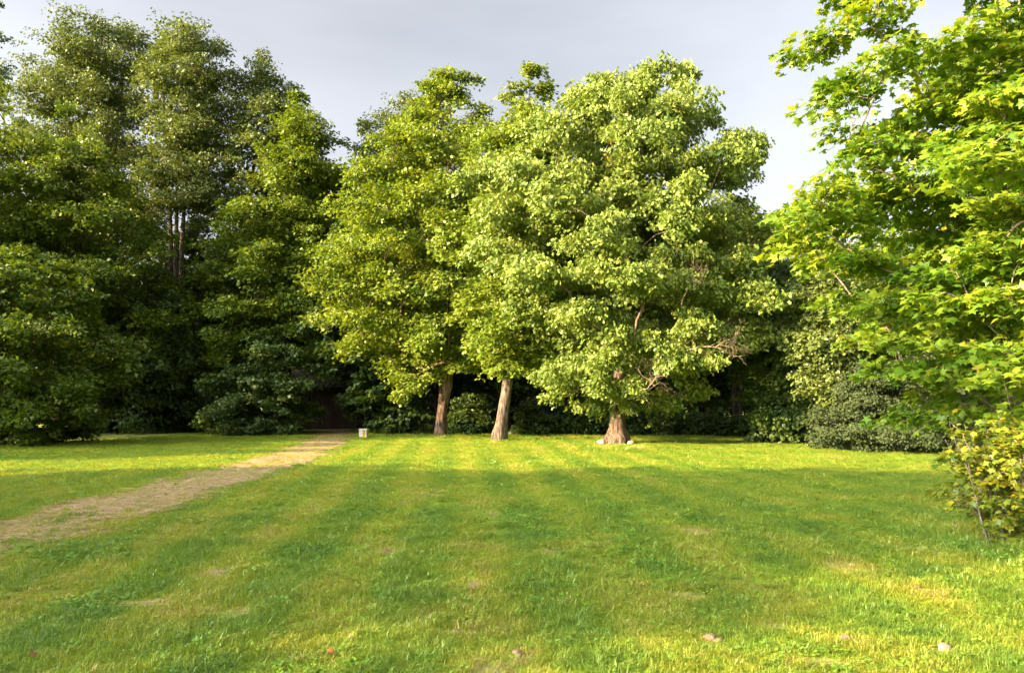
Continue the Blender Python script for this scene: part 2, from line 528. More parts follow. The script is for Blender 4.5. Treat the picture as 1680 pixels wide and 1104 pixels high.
CLUS = {}
def cluster_set(mat, tmpl, size, droop, tilt, k, rc):
    """five little leafy twigs of k leaves, shared by all crowns of a kind"""
    key = (mat.name, float(tmpl[0].sum()), len(tmpl[1]), round(size, 3), droop, tilt, k, rc)
    if key in CLUS: return CLUS[key]
    rng = np.random.default_rng(len(CLUS) + 900)
    c = bpy.data.collections.new('leafy_twigs_%d' % len(CLUS))
    tv, tf = tmpl
    for q in range(5):
        a = rng.uniform(0, 2 * np.pi, k); rad = np.sqrt(rng.uniform(0, 1, k)) * rc
        pos = np.column_stack([rad * np.cos(a) * 1.15, rad * np.sin(a) * .9, rng.normal(0, .22 * rc, k) - .3 * rad * rad / rc])
        t = np.column_stack([np.cos(a) * .8 + .5, np.sin(a), np.zeros(k)]) + rng.normal(0, .4, (k, 3))
        t[:, 2] = t[:, 2] * .5 - droop
        t = norm(t)
        nn = np.array([.35, 0, 1.0]) if droop <= .8 else np.array([.8, 0, .45])
        nn = nn + rng.normal(0, tilt, (k, 3))
        nn = norm(nn - t * np.sum(nn * t, 1, keepdims=True)); bb = np.cross(t, nn)
        sz = size * np.clip(rng.normal(1, .22, k), .5, 1.5)
        v = pos[:, None] + sz[:, None, None] * (tv[None, :, 0:1] * bb[:, None] + tv[None, :, 1:2] * t[:, None] + tv[None, :, 2:3] * nn[:, None])
        f = tf[None] + (np.arange(k) * len(tv))[:, None, None]
        lv = np.clip(.40 + rng.normal(0, .13, k), .08, .66)
        c.objects.link(mesh_obj('leafy_twig_%d_%d' % (len(CLUS), q), v.reshape(-1, 3), f.reshape(-1, tf.shape[1]), mat, None, {'leafvar': ('FACE', np.repeat(lv, len(tf)))}, link=False))
    CLUS[key] = c
    return c

TRI = [0]
def grow(name, label, cat, base, env, trunks, r0, mat, bark, seed=0, boughs=40, bs=1.5, inner=0.3, sprays=9, sr=0.7, lps=40,
         size=0.16, tmpl=T_SIMPLE, droop=0.25, tilt=0.45, flat=0.16, sag=0.25, fork=0.2, depth=1.0, limbs=False, twigs=False,
         flare=0.35, extra=(), accents=(), arch=0.18, tint=0.0, group=None, split_leaves=0, ridge=0.075, cvar=0.16, ysh=0.0, noise=0.14, dens=2.7):
    """one tree or shrub; env rows are (z, centre x, radius) relative to the base; trunks: lists of local points"""
    rng = np.random.default_rng(seed * 7919 + 13)
    bz = float(hgt(base[0], base[1])) - 0.03
    root = empty(name, (base[0], base[1], bz), label, cat, group)
    env = np.array(sorted(env)); z_, cx_, r_ = env.T
    # boughs spread over the crown's envelope
    zs = np.linspace(z_[0], z_[-1], 80)
    pr = np.interp(zs, z_, r_) + 0.15
    pr /= pr.sum()
    def cand(k, inn):
        z = rng.choice(zs, k, p=pr) + rng.normal(0, 0.1, k)
        th = rng.uniform(0, 2 * np.pi, k)
        r = np.interp(z, z_, r_)
        s = np.minimum(bs * rng.uniform(0.7, 1.25, k), np.maximum(r * 0.9, 0.35 * bs))
        rad = np.maximum(0, r * (1 + np.clip(rng.normal(0, noise, k), -0.3, 0.25)) - 0.72 * s)
        if inn: rad = rad * rng.uniform(0.1, 0.6, k)
        return np.column_stack([np.interp(z, z_, cx_) + rad * np.cos(th), ysh + depth * rad * np.sin(th), z, s])
    B = [np.array([*e[:3], e[3] if len(e) > 3 else bs]) for e in extra]
    nin = int(boughs * inner)
    for k in range(boughs):
        c = cand(14, k < nin)
        if B:
            d = np.min(np.linalg.norm(c[:, None, :3] - np.array(B)[None, :, :3], axis=2), axis=1)
            B.append(c[np.argmax(d)])
        else:
            B.append(c[0])
    B = np.array(B)
    # skeleton
    P, PAR, TRK = [], [], []
    def addn(p, par, trk=False):
        P.append(p); PAR.append(par); TRK.append(trk); return len(P) - 1
    tops = []
    for tp in trunks:
        q = resample(tp, 0.4)
        q[1:-1, :2] += rng.normal(0, 0.02 + r0 * 0.04, (len(q) - 2, 2))
        par = -1
        for p in q: par = addn(p, par, True)
        tops.append(q[-1])
    zf = z_[0] * (1 - fork) if fork < 1 else 0
    fz = max(0.15, env[0][0] - 0.6 + fork * (z_[-1] - z_[0]) * 0.2)
    def link(target, n_step, up, trunk_ok, jit=0.06):
        A = np.array(P)
        d = target - A
        dist = np.linalg.norm(d, axis=1)
        hd = np.hypot(d[:, 0], d[:, 1])
        cost = dist + 0.9 * np.maximum(0, 0.30 * hd - d[:, 2]) + (0 if trunk_ok else 0)
        tk = np.array(TRK)
        cost = np.where(tk & (A[:, 2] < fz), 1e6, cost) if (tk & (A[:, 2] >= fz)).any() else cost
        k = int(np.argmin(cost)); p0 = A[k]; D = dist[k]
        n = max(2, int(D / n_step))
        c = p0 + 0.45 * (target - p0) + np.array([0, 0, up * D])
        par = k
        for i in range(1, n + 1):
            t = i / n
            q = (1 - t) ** 2 * p0 + 2 * t * (1 - t) * c + t * t * target
            if i < n: q = q + rng.normal(0, jit * min(D, 1.5) * 0.5, 3)
            par = addn(q, par)
        return par
    order = np.argsort(np.hypot(B[:, 0] - np.interp(B[:, 2], z_, cx_), B[:, 1]))
    for i in order:
        link(B[i, :3], 0.55, arch, True)
    # sprays in every bough
    S = []
    for b in B:
        n = max(3, int(round(sprays * (b[3] / bs) ** 1.6)))
        dv = norm(rng.normal(0, 1, (n, 3)))
        dv[:, 2] = np.where(dv[:, 2] < -0.35, -dv[:, 2], dv[:, 2])
        S.append(np.column_stack([b[:3] + dv * (rng.uniform(0.35, 1.0, (n, 1))) * b[3] * np.array([1, 1, 0.62 if b[3] > 0.75 * bs else 0.95]), np.full(n, np.clip(b[3] / bs * 1.1, 0.45, 1.0))]))
    S = np.concatenate(S)
    S = S[S[:, 2] > 0.12]
    SS, S = S[:, 3], S[:, :3]
    if twigs:
        for s in S: link(s, 0.35, 0.05, False, 0.12)
    else:
        for s in S[::2]: link(s, 0.7, 0.05, False, 0.1)
    P = np.array(P); PAR = np.array(PAR)
    n = len(P)
    cnt = np.zeros(n); child = np.zeros(n, int)
    for i in range(n - 1, -1, -1):
        if child[i] == 0: cnt[i] += 1
        if PAR[i] >= 0:
            cnt[PAR[i]] += cnt[i]; child[PAR[i]] += 1
    tot = max(cnt.max(), 1)
    rt = 0.006 if twigs else 0.008
    R = rt + (0.75 * r0 - rt) * (cnt / tot) ** 0.6
    main = np.full(n, -1)
    for i in range(n):
        p = PAR[i]
        if p >= 0 and (main[p] < 0 or TRK[i] or (not TRK[main[p]] and cnt[i] > cnt[main[p]])): main[p] = i
    zt = max(t[2] for t in tops)
    trunk_t = Tubes(); limb_id = np.full(n, -1); limb_t = {}
    for i in range(n):
        if TRK[i]: limb_id[i] = -1
        elif TRK[PAR[i]]: limb_id[i] = -1 if main[PAR[i]] == i else i
        else: limb_id[i] = limb_id[PAR[i]]
    for i in range(n):
        p = PAR[i]
        if p >= 0 and main[p] == i: continue
        if p >= 0 and not twigs and cnt[i] < 2: continue
        ch = [p, i] if p >= 0 else [i]
        k = i
        while main[k] >= 0:
            k = main[k]; ch.append(k)
        ch = np.array(ch)
        rr = R[ch].copy()
        if p >= 0: rr[0] = min(rr[0], rr[1] * 1.15)
        if TRK[i]:
            zz = P[ch][:, 2]
            rr = np.maximum(rr * (np.array(TRK)[ch] == False), r0 * (0.10 + 0.90 * (1 - np.clip(zz / (zt + 0.3), 0, 1)) ** 1.25) + flare * r0 * np.exp(-np.maximum(zz, 0) / (0.9 * r0 + 0.05)))
            rr[~np.array(TRK)[ch]] = np.minimum(R[ch][~np.array(TRK)[ch]], rr[np.array(TRK)[ch]][-1])
            pc = P[ch].copy()
            if r0 > 0.12:
                pc = np.vstack([pc[0] - [0, 0, 0.12], pc]); rr = np.concatenate([[rr[0] * 1.1], rr])
                pc2 = resample(pc, 0.16); u0 = np.linspace(0, 1, len(rr)); rr = np.interp(np.linspace(0, 1, len(pc2)), u0, rr); pc = pc2
            v, f = tube(pc, rr, 28 if r0 > 0.25 else (10 if r0 > 0.1 else 6), ridge if r0 > 0.12 else 0, rng, seed)
            trunk_t.add(v, f)
        else:
            rm = rr.max()
            v, f = tube(P[ch], rr, 8 if rm > 0.06 else (5 if rm > 0.02 else 3))
            if limbs and limb_id[i] >= 0: limb_t.setdefault(limb_id[i], Tubes()).add(v, f)
            else: trunk_t.add(v, f)
    trunk_t.build('trunk' if r0 > 0.1 else 'stems', bark, root)
    for tb in limb_t.values(): tb.build('limb', bark, root)
    # leaves: little leafy twigs set along every spray, unless the leaves show singly
    ns = len(S)
    if not split_leaves:
        kk = 10 if twigs else 16
        rc = 0.42 * sr
        cs = cluster_set(mat, tmpl, size, droop, tilt, kk, round(rc, 2))
        per = max(2, int(round(lps * dens / kk)))
        N = ns * per
        idx = np.repeat(np.arange(ns), per)
        ang = np.arctan2(S[:, 1] - ysh, S[:, 0] - np.interp(S[:, 2], z_, cx_)) + rng.normal(0, 0.35, ns)
        a = rng.uniform(0, 2 * np.pi, N); sR = (sr * SS * rng.uniform(0.7, 1.25, ns))[idx]
        rad = np.sqrt(rng.uniform(0, 1, N)) * sR * 0.85
        ca, sa = np.cos(ang[idx]), np.sin(ang[idx])
        la, lb = rad * np.cos(a) * 1.15, rad * np.sin(a) * 0.9
        pos = S[idx] + np.column_stack([ca * la - sa * lb, sa * la + ca * lb, flat * sR * rng.normal(0, 1, N) - sag * rad * rad / sR])
        rot = np.column_stack([rng.normal(0, 0.28, N), rng.normal(0.1, 0.28, N), ang[idx] + rng.normal(0, 0.7, N)])
        sc_ = rng.uniform(0.8, 1.25, N)
        tn = np.clip(tint + rng.normal(0, cvar * 0.5, ns)[idx] + rng.normal(0, cvar * 0.3, N), -.3, .22)
        for (x, y, z, rr_, val) in accents:
            hit = np.linalg.norm(pos - [x, y, z], axis=1) < rr_ * rng.uniform(0.6, 1.1, N)
            tn[hit] = val - 0.40
        kp = pos[:, 2] > 0.12
        pos, rot, sc_, tn = pos[kp], rot[kp], sc_[kp], tn[kp]
        TRI[0] += len(pos)
        instancer('crown' if r0 > 0.1 else 'foliage', pos, rot, np.repeat(sc_[:, None], 3, 1), rng.integers(0, 5, len(pos)), tn, cs, root)
        return root
    N = ns * lps
    ax = np.column_stack([np.interp(S[:, 2], z_, cx_), np.full(ns, ysh)])
    o = np.column_stack([S[:, :2] - ax, np.zeros(ns)])
    o = norm(norm(o) + rng.normal(0, 0.35, (ns, 3)) * [1, 1, 0.3])
    up = np.array([0, 0, 1.0])
    sd = norm(np.cross(up, o))
    idx = np.repeat(np.arange(ns), lps)
    sR = sr * rng.uniform(0.7, 1.25, ns)[idx]
    a = rng.uniform(0, 2 * np.pi, N); rad = np.sqrt(rng.uniform(0, 1, N)) * sR
    la, lb = rad * np.cos(a), rad * np.sin(a)
    pos = S[idx] + o[idx] * (la * 1.15)[:, None] + sd[idx] * (lb * 0.9)[:, None]
    pos[:, 2] += flat * sR * rng.normal(0, 1, N) - sag * rad * rad / sR
    t = o[idx] * (np.cos(a) * 0.8 + 0.5)[:, None] + sd[idx] * np.sin(a)[:, None] + rng.normal(0, 0.4, (N, 3))
    t[:, 2] = t[:, 2] * 0.5 - droop
    t = norm(t)
    nn = up + 0.35 * o[idx] + rng.normal(0, tilt, (N, 3))
    if droop > 0.8: nn = 0.45 * up + 0.8 * o[idx] + rng.normal(0, tilt, (N, 3))
    nn = norm(nn - t * np.sum(nn * t, 1, keepdims=True))
    bb = np.cross(t, nn)
    sz = size * np.clip(rng.normal(1, 0.22, N), 0.5, 1.5)
    so = rng.normal(0, cvar * 0.75, ns)
    var = np.clip(0.42 + tint + so[idx] + rng.normal(0, cvar, N), 0, 0.80)
    rare = rng.uniform(0, 1, N); var[rare > 0.996] = 0.88
    for (x, y, z, rr_, val) in accents:
        d = np.linalg.norm((pos - [x, y, z]), axis=1)
        hit = d < rr_ * rng.uniform(0.5, 1.1, N)
        var[hit] = np.clip(val + rng.normal(0, 0.05, hit.sum()), 0, 1)
    keep = pos[:, 2] > 0.06
    pos, t, nn, bb, sz, var = pos[keep], t[keep], nn[keep], bb[keep], sz[keep], var[keep]
    sel = np.zeros(len(pos), bool)
    if split_leaves:
        wp = pos + np.array([base[0], base[1], bz])
        cpz = (wp[:, 1]) * math.cos(PITCH) + (wp[:, 2] - EYE) * math.sin(PITCH)
        u = wp[:, 0] / cpz; vv = (-(wp[:, 1]) * math.sin(PITCH) + (wp[:, 2] - EYE) * math.cos(PITCH)) / cpz
        fr = (np.abs(u) < 0.62) & (np.abs(vv) < 0.40) & (cpz > 1)
        sc = np.where(fr, sz / cpz * np.maximum(0.15, np.abs(np.sum(nn * norm(wp - [0, 0, EYE]), 1))), 0)
        sel[np.argsort(-sc)[:split_leaves]] = True
    tv, tf = tmpl
    def build(m):
        k = m.sum()
        v = pos[m][:, None, :] + sz[m][:, None, None] * (tv[None, :, 0:1] * bb[m][:, None, :] + tv[None, :, 1:2] * t[m][:, None, :] + tv[None, :, 2:3] * nn[m][:, None, :])
        f = tf[None] + (np.arange(k) * len(tv))[:, None, None]
        return v.reshape(-1, 3), f.reshape(-1, tf.shape[1]), np.repeat(var[m], len(tf))
    v, f, va = build(~sel)
    TRI[0] += len(f)
    cr_ = mesh_obj('crown' if r0 > 0.1 else 'foliage', v, f, mat, root, {'leafvar': ('FACE', va)})
    cr_['kind'] = 'stuff'
    if split_leaves:
        tm = []
        for q in np.linspace(0, 1, 9):
            x = mesh_obj('leaf', tv, tf, mat, None, {'leafvar': ('FACE', np.full(len(tf), q * 0.95))}, link=False)
            tm.append(x.data); bpy.data.objects.remove(x)
        for i in np.nonzero(sel)[0]:
            lf = bpy.data.objects.new('leaf', tm[int(round(var[i] / 0.95 * 8)) if var[i] < 0.95 else 8])
            COL.objects.link(lf)
            lf.parent = root
            mw = Matrix.Identity(4)
            for r_i in range(3):
                mw[r_i][0], mw[r_i][1], mw[r_i][2], mw[r_i][3] = bb[i][r_i] * sz[i], t[i][r_i] * sz[i], nn[i][r_i] * sz[i], pos[i][r_i]
            lf.matrix_local = mw
    return root

def px_tree(name, label, cat, d, bx, rows, trunk, r0, mat, bark, seed, extra=(), accents=(), rscale=1.0, **kw):
    """rows: (y, x left, x right) in photo pixels at ground distance d; trunk: list of (x, y) pixels from the ground up"""
    x0 = at(bx, 700, d)[0]
    env = []
    for y, xl, xr in rows:
        a, b = at(xl, y, d), at(xr, y, d)
        env.append((a[2], (a[0] + b[0]) / 2 - x0, max(0.15, (b[0] - a[0]) / 2 * rscale)))
    zs = [e[0] for e in env]
    tr = [trunk] if trunk and not isinstance(trunk[0], list) else trunk
    rr = random.Random(seed)
    if not tr:
        zt = max(zs)
        tr3 = [[(0, 0, 0), (rr.uniform(-.2, .2), rr.uniform(-.2, .2), zt * .3), (rr.uniform(-.4, .4), rr.uniform(-.4, .4), zt * .6), (np.interp(zt * .9, sorted(zs), [e[1] for e in sorted(env)]), 0, zt * .9)]]
    else:
        tr3 = []
        for path in tr:
            q = [(0.0, 0.0, 0.0)]
            for k, p in enumerate(path):
                w = at(p[0], p[1], d)
                if k == 0:
                    q = [(w[0] - x0, 0.0, 0.0)]
                else:
                    q.append((w[0] - x0, (p[2] if len(p) > 2 else 0.0), w[2]))
            tr3.append(q)
    def loc(e):                           # (px, py, depth offset, size)
        w = at(e[0], e[1], d + e[2])
        return (w[0] - x0, e[2], w[2], *e[3:])
    return grow(name, label, cat, (x0, d), env, tr3, r0, mat, bark, seed, extra=[loc(e) for e in extra], accents=[loc(e) for e in accents], **kw)

HERO = dict(limbs=True, twigs=True, tmpl=T_STAR)
# the three maples on the lawn
px_tree('maple_tree', 'pale yellow-green maple with the thick reddish flared trunk and drooping leaves', 'tree', 33.5, 1012,
        [(90, 1050, 1095), (125, 990, 1135), (180, 930, 1180), (250, 835, 1200), (330, 795, 1205), (410, 800, 1225), (520, 870, 1235), (570, 890, 1215), (625, 910, 1180), (655, 940, 1130)],
        [(1012, 729), (1013, 690), (1016, 620), (1016, 460), (1030, 340), (1055, 220), (1072, 150)], 0.315, M['pale'], M['bark_red'], 3,
        boughs=128, bs=1.3, sprays=9, sr=0.60, lps=36, size=0.132, dens=5.2, flat=0.32, droop=1.0, tilt=0.75, sag=0.45, flare=0.75, depth=0.95, fork=0.0,
        extra=[(935, 610, -1.5, 1.1), (930, 650, -1.2, .7), (975, 590, -2.2, 1.2), (1090, 665, -.5, 1.0), (985, 632, -2.4, .8), (1048, 628, -2.2, .8), (1010, 640, -1.2, .7), (1150, 640, 0, .9), (1040, 560, -3, 1.1), (1165, 200, 0, .6), (1120, 125, 0, .6), (960, 400, -3.2, 1.1), (1060, 120, 0, .8), (1110, 420, -3.2, 1.1), (1080, 340, -3.2, 1.1), (1120, 270, -2.4, 1.1), (1060, 480, -3.4, 1.0), (990, 450, -3.5, 1.0), (960, 330, -3.0, 1.2), (1040, 270, -2.5, 1.2), (960, 520, -3.0, 1.0), (1080, 180, -1, 1.0), (1050, 140, -.5, .8)],
        accents=[(1130, 402, -2.2, .5, .90), (1118, 432, -2.6, .45, .90), (1212, 535, -1.5, .22, 1.0), (1010, 240, -2.5, .7, .84)], **dict(HERO, tmpl=T_HANG))
px_tree('maple_tree', 'green maple with the slanting trunk between two other lawn maples', 'tree', 37.0, 820,
        [(120, 855, 890), (160, 835, 905), (215, 800, 930), (300, 775, 950), (400, 760, 960), (500, 770, 950), (570, 775, 920), (612, 800, 890)],
        [(820, 722), (832, 620), (843, 500), (852, 400), (860, 300), (868, 180)], 0.275, M['maple'], M['bark'], 5,
        boughs=84, bs=1.35, sprays=9, sr=0.66, lps=34, size=0.125, dens=4.4, flat=0.26, droop=0.45, tilt=0.5, flare=0.35, tint=0.06, fork=0.05,
        extra=[(800, 560, -2, 1.2), (850, 150, 0, .6), (890, 150, 0, .6), (868, 190, -.6, .9), (812, 605, -2.0, .8), (852, 598, -2.0, .9), (880, 585, -1.5, .9), (860, 260, -1.5, 1.1)], **HERO)
px_tree('maple_tree', 'spreading bright green maple whose trunk forks low, lowest bough hanging beside it', 'tree', 41.0, 722,
        [(107, 728, 752), (150, 690, 790), (200, 645, 820), (260, 608, 840), (340, 592, 850), (430, 560, 850), (490, 530, 840), (550, 560, 830), (595, 600, 800), (615, 640, 770)],
        [[(722, 716), (727, 660), (730, 625), (722, 560), (705, 460), (700, 330)], [(722, 716), (729, 660), (735, 620), (752, 560), (752, 400), (745, 270), (740, 195)]], 0.27, M['maple'], M['bark_red'], 8,
        boughs=104, bs=1.5, sprays=10, sr=0.72, lps=34, size=0.125, dens=4.4, flat=0.26, droop=0.4, tilt=0.5, flare=0.25, tint=0.06, fork=0.0,
        extra=[(660, 632, -2.5, .9), (655, 650, -2.5, .6), (560, 500, -1, 1.2), (580, 460, -1.5, 1.3), (704, 140, 0, .6), (738, 592, -2.5, 1.0), (702, 606, -2.0, .8), (772, 590, -2.0, .9), (728, 122, 0, .5), (765, 132, 0, .6), (738, 145, 0, .8), (750, 165, -.4, .9), (718, 160, -.4, .8), (600, 560, -1.5, 1.2), (700, 560, -3.5, 1.3), (735, 170, -.5, .9), (745, 230, -1, 1.1), (770, 190, -.5, .9), (700, 190, -.5, .9)],
        accents=[(573, 412, -1.5, .45, 1.0), (665, 380, -3.0, .4, .92)], **HERO)

# the big maple on the right, close by
px_tree('maple_tree', 'large close maple with big lobed leaves overhanging the yellowing shrub', 'tree', 12.0, 1672,
        [(-560, 1640, 1720), (-420, 1500, 1850), (-200, 1400, 1960), (0, 1385, 2000), (110, 1370, 2020), (200, 1375, 2030), (320, 1315, 2050), (385, 1300, 2060), (440, 1370, 2060), (480, 1400, 2060), (560, 1440, 2040), (640, 1520, 1950), (690, 1570, 1850)],
        [[(1672, 830), (1668, 600), (1660, 420), (1652, 240), (1640, 60), (1640, -200), (1650, -420)], [(1672, 830), (1672, 600), (1690, 350), (1720, 100), (1760, -150)]], 0.11, M['near'], M['bark_pale'], 11,
        boughs=96, bs=0.72, sprays=9, sr=0.42, lps=56, size=0.112, droop=0.45, tilt=0.6, flat=0.10, sag=0.3, limbs=True, twigs=True, tmpl=T_MAPLE, tint=0.07, arch=0.08,
        extra=[(1385, 150, -.4, .45), (1405, 225, -.3, .45), (1345, 325, -.6, .45), (1365, 340, -1, .5), (1315, 400, .2, .4), (1430, 270, -.5, .5), (1430, 40, -.3, .5), (1460, 90, -1, .5), (1560, 610, -1.2, .6), (1640, 600, -2.2, .5), (1500, 690, .5, .3), (1650, 150, -1.6, .6), (1600, 60, -1.4, .6), (1660, 330, -1.8, .6), (1620, 420, -1.8, .6), (1670, 500, -2, .6), (1672, 430, -1.6, .6), (1675, 280, -1.4, .6), (1640, 230, -1.5, .6), (1672, 380, -1.0, .6), (1665, 570, -1.6, .6), (1640, 100, -1.2, .6), (1600, 250, -1.6, .6), (1670, 60, -1.0, .5), (1580, 500, -1.5, .6), (1500, 560, -1, .5), (1665, 690, -1.8, .5), (1450, 500, 0, .6), (1520, 470, -1, .6), (1480, 600, .3, .5), (1560, 660, .2, .5), (1620, 660, -.6, .5), (1600, 560, -.8, .6), (1430, 430, -.6, .6), (1340, 362, 0, .5), (1535, 185, -.2, .6), (1590, 175, .3, .6), (1510, 240, 0, .6), (1560, 240, .8, .6), (1500, 310, -.3, .6), (1565, 320, 0, .6), (1450, 335, .5, .6), (1610, 335, .8, .6), (1400, 350, .3, .5), (1530, 150, .3, .6), (1580, 380, .6, .6), (1480, 220, .5, .6), (1640, 530, .8, .6), (1680, 620, .5, .6)],
        accents=[(1675, 320, -1.8, .2, .88), (1440, 310, -1.2, .14, .95), (1560, 30, -1.4, .16, .90), (1600, 120, -1.3, .15, .90)], split_leaves=300, inner=0.25)

# the tall wood on the left and behind
LIME = dict(mat=M['lime'], bark=M['bark_dark'], tmpl=T_SIMPLE, size=0.155, lps=36, droop=0.45, tilt=0.7, flat=0.36, dens=3.8)
WOOD = dict(mat=M['wood'], bark=M['bark_dark'], tmpl=T_SIMPLE, size=0.18, lps=34, droop=0.3, tilt=0.6, flat=0.28, dens=3.6)
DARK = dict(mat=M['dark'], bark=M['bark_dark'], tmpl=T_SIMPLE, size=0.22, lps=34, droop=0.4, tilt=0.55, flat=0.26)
LEFT = 'tall trees of the wood'
px_tree('lime_tree', 'tallest olive-green lime with a broad domed top, left of the multi-stemmed lime', 'tree', 55, 175,
        [(20, 165, 195), (60, 100, 232), (130, 55, 248), (230, 45, 255), (330, 70, 250), (450, 90, 250), (560, 110, 240)], None, 0.42, seed=21, boughs=84, bs=1.9, sprays=11, sr=0.95, limbs=True, group=LEFT, **LIME)
px_tree('lime_tree', 'olive lime with several bare upright stems and sky showing below its crown', 'tree', 52, 290,
        [(42, 270, 300), (75, 245, 380), (130, 238, 392), (200, 245, 385), (255, 250, 368), (300, 232, 372), (345, 225, 370)],
        [[(283, 705), (280, 400), (277, 300), (268, 180), (270, 90)], [(290, 705), (289, 400), (290, 280), (300, 180), (310, 70)], [(297, 705), (298, 400), (306, 290), (322, 190), (345, 100)]], 0.27,
        seed=22, boughs=52, bs=1.6, sprays=9, sr=0.85, limbs=True, inner=0.15, group=LEFT, **LIME)
px_tree('lime_tree', 'olive lime with a rounded top between the multi-stemmed lime and a greener maple', 'tree', 53, 415,
        [(92, 415, 440), (130, 390, 478), (200, 378, 510), (300, 375, 530), (390, 370, 540), (470, 380, 530)],
        [[(413, 705), (411, 400), (413, 300), (425, 180), (430, 110)], [(418, 705), (418, 420), (440, 300), (470, 200)]], 0.3, seed=23, boughs=60, bs=1.6, sprays=9, sr=0.85, limbs=True, inner=0.15, group=LEFT, **LIME)
px_tree('maple_tree', 'green maple with a sloping shoulder of foliage at the edge of the tall wood', 'tree', 50, 470,
        [(155, 478, 500), (190, 455, 530), (235, 440, 556), (330, 430, 562), (430, 435, 558), (520, 450, 540)],
        [[(465, 705), (462, 450), (465, 320), (485, 200)], [(470, 705), (475, 450), (505, 330), (530, 260)]], 0.26, seed=24, boughs=44, bs=1.5, sprays=9, sr=0.85, limbs=True, tint=0.06, group=LEFT, **WOOD)
px_tree('maple_tree', 'layered dark green maple in front of the tallest lime', 'tree', 46, 120,
        [(185, 95, 130), (220, 55, 165), (300, 15, 205), (400, 0, 255), (500, 0, 272), (590, 20, 255), (640, 60, 230)], None, 0.3, seed=25, boughs=64, bs=1.7, sprays=10, sr=0.95, group=LEFT, **WOOD)
px_tree('maple_tree', 'yellow-green maple filling the outer edge of the tall wood', 'tree', 44, -70,
        [(140, -90, 0), (230, -150, 55), (330, -170, 110), (430, -170, 130), (530, -150, 110), (640, -120, 60)], None, 0.3, seed=26, boughs=52, bs=1.7, sprays=9, sr=0.95, tint=0.12, group=LEFT, **WOOD)
px_tree('spruce_tree', 'dark pointed conifer rising behind the edge of the tall wood', 'tree', 60, -10,
        [(8, -14, -4), (50, -32, 12), (120, -55, 30), (250, -80, 60), (450, -110, 90)], None, 0.3, seed=27, boughs=40, bs=1.3, sprays=9, sr=0.7, group=LEFT, **dict(DARK, droop=0.9, size=0.17))
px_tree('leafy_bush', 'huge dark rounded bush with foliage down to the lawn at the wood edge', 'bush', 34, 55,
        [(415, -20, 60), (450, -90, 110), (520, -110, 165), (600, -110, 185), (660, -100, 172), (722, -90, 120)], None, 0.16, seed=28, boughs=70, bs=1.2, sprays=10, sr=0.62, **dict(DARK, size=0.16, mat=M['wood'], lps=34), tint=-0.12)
px_tree('spruce_tree', 'dark drooping layered conifer standing over the shaded lawn edge', 'tree', 47, 240,
        [(430, 225, 260), (500, 195, 290), (580, 175, 312), (650, 172, 312), (695, 185, 295)], None, 0.2, seed=29, boughs=46, bs=1.1, sprays=9, sr=0.7, sag=0.6, **dict(DARK, droop=0.8, size=0.17))
px_tree('hazel_bush', 'dark broad bush low beside the mouth of the path', 'bush', 45.5, 425,
        [(560, 395, 470), (620, 350, 498), (680, 340, 502), (708, 350, 495)], None, 0.1, seed=30, boughs=34, bs=1.0, sprays=9, sr=0.6, **dict(DARK, size=0.17))
px_tree('maple_tree', 'shaded maple behind the broad low bush by the path', 'tree', 49, 408,
        [(340, 370, 450), (400, 345, 515), (500, 335, 545), (590, 345, 540)], [(408, 705), (406, 560), (405, 430), (410, 370)], 0.26, seed=31, boughs=48, bs=1.5, sprays=9, sr=0.85, tint=-0.04, **WOOD)
px_tree('elm_tree', 'dark grey-green tree overhanging the path beside the timber shed', 'tree', 47.5, 625,
        [(370, 545, 600), (470, 520, 660), (560, 505, 690), (620, 540, 700), (690, 585, 700)], None, 0.2, seed=32, boughs=58, bs=1.4, sprays=9, sr=0.8, **DARK)
px_tree('lime_tree', 'olive-brown lime rising behind the fork-trunked lawn maple', 'tree', 57, 655,
        [(140, 645, 675), (175, 620, 700), (250, 592, 715), (400, 575, 735), (520, 590, 720)], None, 0.36, seed=33, boughs=48, bs=1.7, sprays=9, sr=0.9, tint=0.08, **LIME)
px_tree('spruce_tree', 'bluish dark conifer between the tall wood and the olive-brown lime', 'tree', 60, 592,
        [(210, 583, 600), (260, 560, 630), (350, 545, 650), (500, 535, 660), (620, 545, 650)], None, 0.3, seed=34, boughs=44, bs=1.5, sprays=9, sr=0.85, **dict(DARK, mat=M['dark']))
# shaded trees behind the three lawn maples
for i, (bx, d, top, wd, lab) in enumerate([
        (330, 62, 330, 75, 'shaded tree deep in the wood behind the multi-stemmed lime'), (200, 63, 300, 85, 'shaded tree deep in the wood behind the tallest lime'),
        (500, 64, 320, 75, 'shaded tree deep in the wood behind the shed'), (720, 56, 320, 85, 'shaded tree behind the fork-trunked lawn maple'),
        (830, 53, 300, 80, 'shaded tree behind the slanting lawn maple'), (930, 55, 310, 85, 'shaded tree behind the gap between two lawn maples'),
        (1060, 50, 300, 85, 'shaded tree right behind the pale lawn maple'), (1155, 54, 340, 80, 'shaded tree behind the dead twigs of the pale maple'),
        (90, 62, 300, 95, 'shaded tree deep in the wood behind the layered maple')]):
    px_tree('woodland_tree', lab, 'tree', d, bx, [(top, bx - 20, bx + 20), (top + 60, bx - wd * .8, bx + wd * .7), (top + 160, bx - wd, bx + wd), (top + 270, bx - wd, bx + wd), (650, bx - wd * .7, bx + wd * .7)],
            None, 0.28, seed=40 + i, boughs=46, bs=1.9, sprays=8, sr=1.1, group='shaded trees at the back', **dict(DARK, size=0.30, lps=26))
